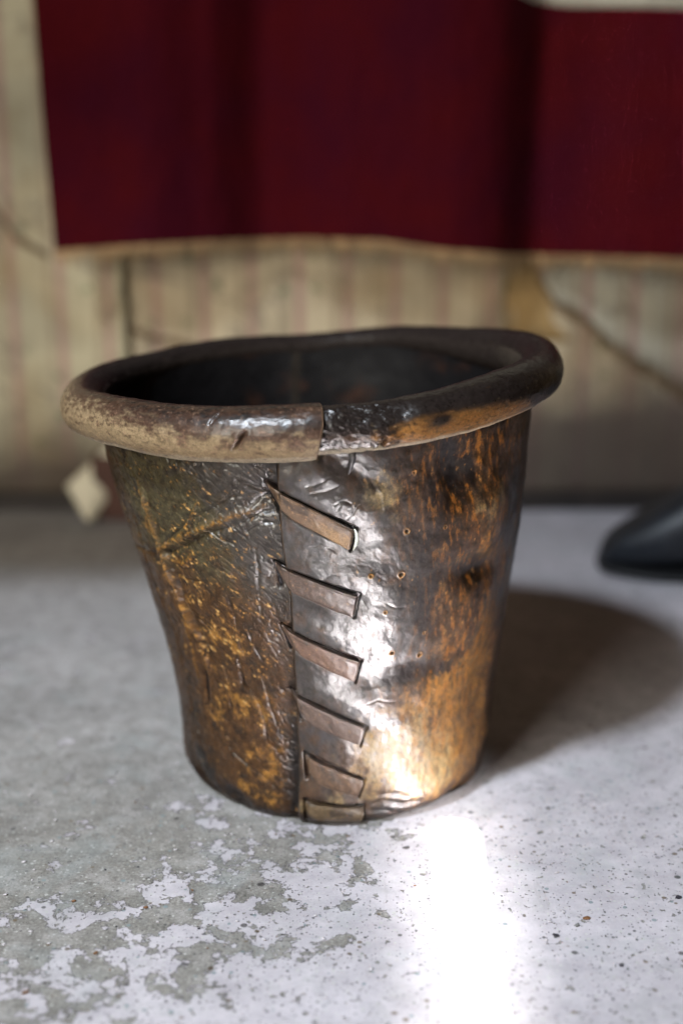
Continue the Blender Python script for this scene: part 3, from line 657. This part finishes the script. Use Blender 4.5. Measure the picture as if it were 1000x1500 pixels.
def paper(name, poly, off, mat, label, parent=None, curl=None, nz=60, nx=40, rip=.004, sd=0):
    """sheet of paper with (left x(z), right x(z)) edges hung on the wall; edges wander and lift"""
    z0, z1, lf, rf = poly
    zz = np.linspace(z0, z1, nz); V = []; uu = np.linspace(0, 1, nx)
    for z in zz:
        a, b = lf(z), rf(z)
        a += rip * float(noise(np.array(z * 40.), np.array(sd + .3), 3)); b += rip * float(noise(np.array(z * 40.), np.array(sd + 7.3), 4))
        for u in uu:
            x = a + (b - a) * u; lift = .0012 + .0015 * (.5 + .5 * float(noise(np.array(x * 14), np.array(z * 10), 9 + sd)))
            lift += (curl(u, z) if curl else 0)
            V.append((x, WY + .003 - off - lift, z))
    V = np.array(V); n = len(V); V2 = V.copy(); V2[:, 1] += .0007
    F = gridf(nz, nx); side = []
    for i in range(nz - 1):
        a = i * nx; side.append((a, a + nx, n + a + nx, n + a)); a = i * nx + nx - 1; side.append((a + nx, a, n + a, n + a + nx))
    for j in range(nx - 1):
        side.append((j + 1, j, n + j, n + j + 1)); a = (nz - 1) * nx + j; side.append((a, a + 1, n + a + 1, n + a))
    o = mesh_np(name, np.concatenate([V, V2]), [F, F[:, ::-1] + n, np.array(side)], mat, parent)
    tag(o, label, 'wallpaper', 'old wallpaper lengths on the back wall'); return o
def wx(px): return float(on_plane_y(px, 450, WY)[0])
def wz(py): return float(on_plane_y(500, py, WY)[2])
k = lambda v: (lambda z: v)
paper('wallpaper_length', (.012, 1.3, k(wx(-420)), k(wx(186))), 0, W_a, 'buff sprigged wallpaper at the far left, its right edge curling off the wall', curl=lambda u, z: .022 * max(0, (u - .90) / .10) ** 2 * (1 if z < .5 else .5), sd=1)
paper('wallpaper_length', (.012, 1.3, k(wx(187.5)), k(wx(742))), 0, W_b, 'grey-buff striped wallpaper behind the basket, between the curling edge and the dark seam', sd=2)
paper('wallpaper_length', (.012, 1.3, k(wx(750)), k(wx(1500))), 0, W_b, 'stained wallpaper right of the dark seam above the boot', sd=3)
# torn upper layer on the right: its lower edge runs down to the right
TP = [(790, 400), (812, 440), (850, 455), (905, 505), (950, 530), (1005, 565), (1100, 600), (1500, 640)]
def tornz(x):
    xs = [wx(a) for a, b in TP]; zs = [wz(b) for a, b in TP]; return np.interp(x, xs, zs)
X, VV = np.meshgrid(np.linspace(wx(786), wx(1500), 160), np.linspace(0, 1, 50)); zb = tornz(X) + .004 * fbm(X * 60, X * 0, 3, 5)
Zp = zb + VV * (1.3 - zb); lift = .004 + .006 * np.exp(-(Zp - zb) / .012) + .002 * noise(X * 12, Zp * 9, 2)
TPv = np.stack([X, WY - lift, Zp], -1); TP2 = TPv.copy(); TP2[..., 1] += .001; n = TPv.size // 3
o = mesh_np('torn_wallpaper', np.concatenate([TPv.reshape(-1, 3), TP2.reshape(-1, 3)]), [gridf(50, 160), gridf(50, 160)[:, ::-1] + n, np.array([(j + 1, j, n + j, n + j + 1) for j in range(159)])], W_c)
tag(o, 'pale torn wallpaper layer at the right with a ragged edge slanting down to the right', 'wallpaper', 'old wallpaper lengths on the back wall')
# lining laid bare along the tear, and a second old rip on the far left
def rip(label, pts, hpx, mat, sd):
    xs = np.linspace(wx(pts[0][0]), wx(pts[-1][0]), 90); zc_ = np.interp(xs, [wx(a) for a, b in pts], [wz(b) for a, b in pts])
    up = zc_ + .003 + .003 * fbm(xs * 70, xs * 0 + sd, 3, 5); lo = zc_ - hpx * .00088 * (.6 + .8 * np.abs(fbm(xs * 40, xs * 0 + sd, 4, 6) + .3))
    F1 = np.stack([xs, 0 * xs + WY - .0035, up], -1); F2 = np.stack([xs, 0 * xs + WY - .0060, lo], -1); B1 = F1 + [0, .0012, 0]; B2 = F2 + [0, .0012, 0]; n_ = len(xs)
    Vr = np.concatenate([F1, F2, B2, B1]); Fr = [(a * n_ + j, a * n_ + j + 1, ((a + 1) % 4) * n_ + j + 1, ((a + 1) % 4) * n_ + j) for a in range(4) for j in range(n_ - 1)]
    tag(mesh_np('torn_lining', Vr, np.array(Fr), mat), label, 'torn paper', 'rips in the wallpaper')
W_dk = simple('brown_torn_edge', (.13, .085, .045), .9, 60, .5)
rip('brown bared lining along the slanting tear in the wallpaper at the right', [(786, 404), (812, 444), (850, 460), (905, 510), (950, 536), (1005, 572), (1100, 608)], 12, W_dk, 1)
rip('thin brown rip slanting down across the wallpaper left of the red cloth', [(-60, 230), (0, 300), (30, 345), (74, 372)], 8, W_dk, 5)
rip('thin brown rip in the wallpaper above the left end of the rim', [(190, 478), (220, 492), (260, 500), (300, 512)], 6, W_dk, 8)
# stained bare patch beside the seam
paper('wallpaper_scrap', (wz(500), 1.0, lambda z: wx(752), lambda z: wx(835 + 26 * sin(z * 40)) ), .0015, W_under, 'ochre stained scrap of lining paper just right of the dark seam', rip=.012, sd=9)
sk = slab('skirting', -2.0, 2.0, WY - .012, WY + .002, .0, .022, M_dark); tag(sk, 'low dark skirting strip at the foot of the papered wall', 'skirting')

# curled pale paper flap and the brown block behind it
M_pale = simple('pale_paper', (.74, .68, .52), .75, 60, .12); M_brick = simple('brown_wood', (.07, .026, .016), .7, 60, .4)
p0 = on_plane_y(128, 760, .66); V = []
A = [(196, 630, .725), (172, 706, .70), (136, 764, .665)]; B = [(172, 640, .715), (96, 712, .69), (124, 760, .668)]
for i in range(17):
    u = i / 16
    def q(L): 
        a, b, c = [on_plane_y(x, y, Y) for x, y, Y in L]; return a + (b - a) * u * 2 if u < .5 else b + (c - b) * (u * 2 - 1)
    a, b = q(A), q(B)
    for j in range(9):
        w_ = j / 8; Pq = a + (b - a) * w_; Pq = Pq + np.array([0, -.012 * sin(pi * w_), .004 * sin(pi * w_)]); V.append(Pq)
V = np.array(V); V[:, 2] = np.maximum(V[:, 2], .002); n = len(V); V2 = V + np.array([.0008, .0012, 0])
o = mesh_np('paper_flap', np.concatenate([V, V2]), [gridf(17, 9), gridf(17, 9)[:, ::-1] + n, np.array([(j + 1, j, n + j, n + j + 1) for j in range(8)] + [(144 + j, 145 + j, n + 145 + j, n + 144 + j) for j in range(8)] + [(i*9, i*9+9, n+i*9+9, n+i*9) for i in range(16)] + [(i*9+17, i*9+8, n+i*9+8, n+i*9+17) for i in range(16)])], M_pale)
tag(o, 'pale curled flap of peeled paper leaning at the foot of the wall behind the basket', 'paper')
px0 = on_floor(140, 757); o = slab('wood_block', px0[0], px0[0] + .07, .685, .722, .0, .085, M_brick, None, .004)
tag(o, 'reddish brown wood block against the wall, just right of the pale paper flap', 'wood block')

# ------------------------------------------------------------------ table added out of view at left to shade the floor by the wall
M_shade_table = simple('shade_table_wood', (.12, .07, .04), .6, 30, .4)
tb_ = empty('added_shade_table', (-.772, .051, 0)); tag(tb_, 'brown pedestal table added out of view at left to shade the floor', 'table')
slab('shade_table_top', -.35, .35, -.125, .125, .685, .71, M_shade_table, tb_, .004); slab('pedestal', -.035, .035, -.035, .035, .032, .684, M_shade_table, tb_, .004)
slab('foot', -.18, .18, -.03, .03, .0, .031, M_shade_table, tb_, .004); slab('foot', -.029, .029, -.12, -.0305, .0, .031, M_shade_table, tb_, .004); slab('foot', -.029, .029, .0305, .12, .0, .031, M_shade_table, tb_, .004)

# ------------------------------------------------------------------ red cloth
def cloth_mat(name, col, tint2):
    m, nt, p = new_mat(name); N = NT(nt); v = N.obj()
    a = N.noise(v, 7, 4, .6); wv = N.noise(N.obj((900, 900, 260)), 1, 2); c = N.mix(N.ramp(a, [(.35, 0.0), (.65, 1.0)]), col, tint2)
    c = N.mix(1.0, c, N.ramp(wv, [(.3, .75), (.7, 1.2)]), 'MULTIPLY'); N.l(c, p.inputs['Base Color']); p.inputs['Roughness'].default_value = .9
    p.inputs['Specular IOR Level'].default_value = .05
    p.inputs['Sheen Weight'].default_value = .0; p.inputs['Sheen Tint'].default_value = (.8, .3, .3, 1)
    N.l(N.bump(wv, .4, .001), p.inputs['Normal']); return m
M_red = cloth_mat('faded_red_wool', (.050, .0021, .0038), (.036, .0018, .0064)); M_cream = cloth_mat('cream_cotton', (.50, .47, .38), (.44, .42, .34))
CY = .645
banner = empty('hanging_banner', (0, CY, 1.3)); tag(banner, 'dark red hanging cloth with a cream stripe above and a frayed lower edge', 'cloth')
def cx_(px, py): return on_plane_y(px, py, CY)
bx_ = [cx_(80, 368), cx_(200, 360), cx_(330, 353), (cx_(450, 350)), cx_(560, 353), cx_(650, 367), cx_(745, 373), cx_(870, 376), cx_(1000, 380), cx_(1400, 384)]
def cloth_bottom(x):
    z = np.interp(x, [q[0] for q in bx_], [q[2] for q in bx_]); return CAM[2] - (CAM[2] - z) * (1.2 + CY + fold(x, .36)) / (1.2 + CY)
le = [cx_(80, 368), cx_(72, 280), cx_(60, 150), cx_(48, 0), cx_(40, -150), cx_(38, -900)]
def cloth_left(z): return np.interp(z, [q[2] for q in le], [q[0] for q in le])
zs_ = [cx_(700, -30), cx_(790, 0), cx_(850, 8), cx_(1000, 13), cx_(1400, 18)]
def stripe_z(x): return np.interp(x, [-1, .05] + [q[0] for q in zs_], [.74, .70] + [q[2] for q in zs_])
def fold(x, z):
    xp = 500 + x * 1140                                        # roughly the photo column, only to keep the numbers readable
    g = 0
    for c0, wd, dp in ((48, 26, .022), (395, 58, .052), (470, 26, .008), (300, 30, .008), (785, 52, .062), (862, 22, .010), (230, 70, -.012), (640, 90, -.014), (930, 80, -.008), (1150, 50, .03)):
        g = g + dp * np.exp(-((xp - c0 - 18 * (z - .5)) / wd) ** 2)
    g = g * (1.0 + .25 * (z - .4)); return g + .004 * noise(x * 16, z * 3, 7) + .0012 * noise(x * 55, z * 20, 8)
def cloth_part(name, zf0, zf1, mat, nz=70, nx=420):
    u = np.linspace(0, 1, nx); v = np.linspace(0, 1, nz); U, Vv = np.meshgrid(u, v)
    xr = .62
    X = -.22 + U * (xr + .22); z0 = zf0(X); z1 = zf1(X); Z = z0 + Vv * (z1 - z0); xl = cloth_left(Z); X = xl + U * (xr - xl)
    z0 = zf0(X); z1 = zf1(X); Z = z0 + Vv * (z1 - z0)
    Y = CY + fold(X, Z); P = np.stack([X, Y - CY, Z - 1.3], -1).reshape(-1, 3); P2 = P + np.array([0, .0012, 0]); n = len(P)
    side = [(j + 1, j, n + j, n + j + 1) for j in range(nx - 1)] + [(i * nx, i * nx + nx, n + i * nx + nx, n + i * nx) for i in range(nz - 1)]
    return mesh_np(name, np.concatenate([P, P2]), [gridf(nz, nx), gridf(nz, nx)[:, ::-1] + n, np.array(side)], mat, banner)
jag = lambda x: cloth_bottom(x) + .0012 * fbm(x * 90, x * 0, 3, 6)
cloth_part('red_stripe', jag, stripe_z, M_red)
cloth_part('cream_stripe', lambda x: stripe_z(x) + .0003, lambda x: 0 * x + 1.3, M_cream, 30)
# frayed threads
V = []; F = []
for i in range(2600):
    x = random.uniform(float(cloth_left(.36)), .6); z0 = float(jag(np.array(x))); y = CY + float(fold(np.array(x), np.array(z0)))
    l = random.choice([.004, .006, .009, .013, .018]) * random.uniform(.6, 1.3); dx = random.uniform(-.003, .003); r = .00045; b0 = len(V)
    for t_ in (0, .5, 1):
        xx = x + dx * t_ * t_; zz = z0 + .0015 - (l + .0015) * t_; yy = y - .001 * t_
        for a in (0, 2.1, 4.2): V.append((xx + r * cos(a), yy + r * sin(a) - CY, zz - 1.3))
    for q in (0, 3):
        for a in range(3): F.append((b0 + q + a, b0 + q + (a + 1) % 3, b0 + q + 3 + (a + 1) % 3, b0 + q + 3 + a))
M_thread = simple('tan_thread', (.33, .21, .10), .9)
fr = mesh_np('frayed_fringe', np.array(V), np.array(F), M_thread, banner); fr['kind'] = 'stuff'

# ------------------------------------------------------------------ boot
M_boot = simple('black_boot_leather', (.008, .011, .016), .48, 25, .3, .25, .003); M_sole = simple('black_rubber', (.010, .010, .011), .6)
tp = on_floor(872, 828); bt = empty('boot', (float(tp[0]) + .0, float(tp[1]) - .01, 0), R_(-7))
tag(bt, 'black leather boot with rounded toe pointing left, at the right by the wall', 'boot')
def loft(name, secs, mat, n=40, cap=True, sub=4):
    """secs: (x, half width, z bottom, z top, y centre) interpolated smoothly"""
    S = np.array(secs); xs = np.linspace(0, len(S) - 1, (len(S) - 1) * sub + 1); i0 = np.arange(len(S))
    def cat(c):
        out = []
        for t in xs:
            i = min(int(t), len(S) - 2); f = t - i; p = [S[max(i-1,0)][c], S[i][c], S[i+1][c], S[min(i+2,len(S)-1)][c]]
            out.append(.5 * ((2*p[1]) + (-p[0]+p[2])*f + (2*p[0]-5*p[1]+4*p[2]-p[3])*f*f + (-p[0]+3*p[1]-3*p[2]+p[3])*f**3))
        return np.array(out)
    Xc, W_, Z0, Z1, Yc = [cat(c) for c in range(5)]
    a = np.linspace(0, 2 * pi, n, endpoint=False); ca, sa = np.cos(a), np.sin(a)
    e = .8
    V = np.stack([np.repeat(Xc[:, None], n, 1), Yc[:, None] + W_[:, None] * np.sign(ca) * np.abs(ca) ** e, (Z0 + Z1)[:, None] / 2 + (Z1 - Z0)[:, None] / 2 * np.sign(sa) * np.abs(sa) ** e], -1)
    m = len(Xc); F = gridf(m, n, True)
    Vs = V.reshape(-1, 3); Vs = np.concatenate([Vs, [V[0].mean(0)], [V[-1].mean(0)]]); c0, c1 = len(Vs) - 2, len(Vs) - 1
    T = [(c0, (j + 1) % n, j) for j in range(n)] + [(c1, (m - 1) * n + j, (m - 1) * n + (j + 1) % n) for j in range(n)]
    return mesh_np(name, Vs, [F, np.array(T)], mat, bt)
loft('vamp', [(.001, .004, .014, .020, 0), (.006, .020, .012, .034, 0), (.02, .033, .011, .050, 0), (.045, .043, .010, .067, .0), (.08, .049, .010, .090, 0), (.12, .048, .012, .116, 0), (.16, .042, .016, .136, 0), (.20, .040, .020, .150, 0), (.25, .040, .022, .16, 0), (.285, .034, .022, .15, 0), (.30, .018, .03, .14, 0)], M_boot)
loft('sole', [(-.002, .004, .007, .012, 0), (.002, .022, .004, .014, 0), (.015, .036, .002, .013, 0), (.045, .047, .0, .012, 0), (.08, .052, .0, .011, 0), (.12, .050, .0, .012, 0), (.16, .042, .004, .017, 0), (.20, .039, .010, .023, 0), (.25, .040, .012, .025, 0), (.29, .034, .012, .025, 0), (.304, .014, .014, .025, 0)], M_sole)
loft('heel', [(.212, .010, .0, .012, 0), (.218, .034, .0, .012, 0), (.25, .038, .0, .013, 0), (.285, .032, .0, .013, 0), (.298, .012, .0, .013, 0)], M_sole)
n = 40; V = []; prof = [(.12, .055, .046, .235), (.17, .056, .047, .236), (.22, .060, .052, .235), (.28, .064, .056, .234), (.33, .066, .058, .233), (.335, .063, .055, .233), (.28, .060, .052, .234), (.2, .055, .047, .235)]
for z, ax, by_, xc in prof:
    for j in range(n):
        a = 2 * pi * j / n; V.append((xc + ax * cos(a), by_ * sin(a), z))
mesh_np('shaft', np.array(V), gridf(len(prof), n, True), M_boot, bt)

# ------------------------------------------------------------------ grit on the floor
M_gd = simple('dark_grit', (.02, .018, .025), .5, 300, .4); M_gb = simple('brown_chip', (.16, .075, .03), .6, 300, .4); M_gg = simple('grey_grit', (.16, .16, .15), .8, 300, .4); M_gt = simple('teal_grit', (.04, .09, .09), .6, 300, .4)
def chip_mesh(name, mat, sx, sy, szz, sd):
    rnd = random.Random(sd); bm = bmesh.new(); bmesh.ops.create_icosphere(bm, subdivisions=1, radius=1)
    for q in bm.verts:
        f = rnd.uniform(.65, 1.15); q.co.x *= sx * f; q.co.y *= sy * f; q.co.z = max(q.co.z, -.55) * szz * rnd.uniform(.7, 1.1)
    zmin = min(q.co.z for q in bm.verts)
    for q in bm.verts: q.co.z -= zmin
    me = bpy.data.meshes.new(name); bm.to_mesh(me); bm.free(); me.materials.append(mat); return me
for (x, y, s, sy, mat, nm, lab, cat, rz) in [
    (814, 1372, .0034, .0014, M_gd, 'grit_flake', 'blue-black flake of grit right of the bright sun streak', 'grit', -.5),
    (859, 1347, .0034, .0023, M_gb, 'brown_chip', 'rusty brown chip lying right of the blue-black flake', 'chip', .3),
    (845, 1357, .0026, .0022, M_gg, 'stone_chip', 'grey triangular stone chip beside the rusty chip', 'chip', 1.0),
    (993, 1316, .0030, .0028, M_gd, 'grit_flake', 'dark round stone set at the right edge of the floor', 'grit', .2),
    (910, 1416, .0020, .0018, M_gd, 'grit_flake', 'small round dark stone near the lower right corner', 'grit', .0),
    (38, 1455, .0036, .0015, M_gb, 'brown_chip', 'red-brown sliver on bare concrete at the lower left', 'chip', .9),
    (108, 1322, .0022, .0010, M_gb, 'brown_chip', 'thin brown sliver on the left among paint islands', 'chip', .7),
    (214, 1331, .0026, .0013, M_gb, 'brown_chip', 'amber sliver on the paint island below the basket, left of centre', 'chip', .4),
    (140, 1398, .0026, .0018, M_gb, 'brown_chip', 'brown chip on bare concrete between two paint islands, lower left', 'chip', 1.2)]:
    o = bpy.data.objects.new(nm, chip_mesh(nm, mat, s, sy, .0012, int(x))); COL.objects.link(o); P_ = on_floor(x, y); o.location = (P_[0], P_[1], .0002); o.rotation_euler = (0, 0, rz)
    tag(o, lab, cat)
V = []; F = []; rs = random.Random(3)
mats = [M_gd, M_gb, M_gg, M_gt]
protos = [chip_mesh('p', M_gd, 1, .7, .5, 100 + i) for i in range(5)]
pv = [np.array([q.co[:] for q in m_.vertices]) for m_ in protos]; pf = [np.array([p.vertices[:] for p in m_.polygons]) for m_ in protos]
for mi, (mt, cnt, nm) in enumerate(((M_gd, 240, 'dark_grit'), (M_gb, 130, 'brown_grit'), (M_gg, 500, 'grey_grit'), (M_gt, 70, 'teal_grit'))):
    Vs = []; Fs = []; b0 = 0
    for i in range(cnt):
        x = rs.uniform(-.34, .42); y = rs.uniform(-.55, .45); s = .0003 + .0013 * rs.random() ** 4
        if math.hypot(x + .005, y) < .135: continue
        a = rs.uniform(0, 6.3); k_ = rs.randrange(5); v_ = pv[k_] * np.array([s, s, s * .7]); ca, sa = cos(a), sin(a)
        v_ = np.stack([v_[:, 0] * ca - v_[:, 1] * sa + x, v_[:, 0] * sa + v_[:, 1] * ca + y, v_[:, 2]], -1); Vs.append(v_); Fs.append(pf[k_] + b0); b0 += len(v_)
    o = mesh_np(nm, np.concatenate(Vs), np.concatenate(Fs), mt, None, smooth=False); o['kind'] = 'stuff'; tag(o, {'dark_grit': 'fine dark grit scattered over the floor', 'brown_grit': 'fine brown grit scattered over the floor', 'grey_grit': 'fine grey grit scattered over the floor', 'teal_grit': 'sparse green-blue grit scattered over the floor'}[nm], 'grit')
M_fl = simple('pale_paint_flake', (.50, .47, .49), .6, 300, .15); Vs = []; Fs = []; b0 = 0
for i in range(420):
    if i < 260: x = rs.uniform(-.30, .20); y = rs.uniform(-.42, -.05)
    else:
        a = rs.uniform(0, 6.3); rad_ = .133 + abs(rs.gauss(0, .010)); x = -.005 + rad_ * cos(a); y = rad_ * sin(a)
    if math.hypot(x + .005, y) < .133: continue
    n_ = rs.randint(4, 7); s_ = .0005 + .0016 * rs.random() ** 2; a0 = rs.uniform(0, 6.3); tl = rs.uniform(-.3, .3); pts = []
    for k_ in range(n_):
        aa_ = a0 + 6.283 * k_ / n_; rr_ = s_ * rs.uniform(.6, 1.2); pts.append((x + rr_ * cos(aa_), y + rr_ * .8 * sin(aa_), .0004 + s_ * .3 + tl * rr_ * cos(aa_)))
    top_ = np.array(pts); bot_ = top_ - [0, 0, .00025]; Vs.append(np.concatenate([top_, bot_, [top_.mean(0)], [bot_.mean(0)]]))
    for k_ in range(n_):
        k2 = (k_ + 1) % n_; Fs += [(b0 + k_, b0 + k2, b0 + 2 * n_), (b0 + n_ + k2, b0 + n_ + k_, b0 + 2 * n_ + 1), (b0 + k2, b0 + k_, b0 + n_ + k_), (b0 + k2, b0 + n_ + k_, b0 + n_ + k2)]
    b0 += 2 * n_ + 2
o = mesh_np('paint_flakes', np.concatenate(Vs), np.array(Fs), M_fl, None, smooth=False); o['kind'] = 'stuff'; tag(o, 'loose pale paint flakes on the concrete in front of the basket', 'paint flakes')
for m_ in protos: bpy.data.meshes.remove(m_)
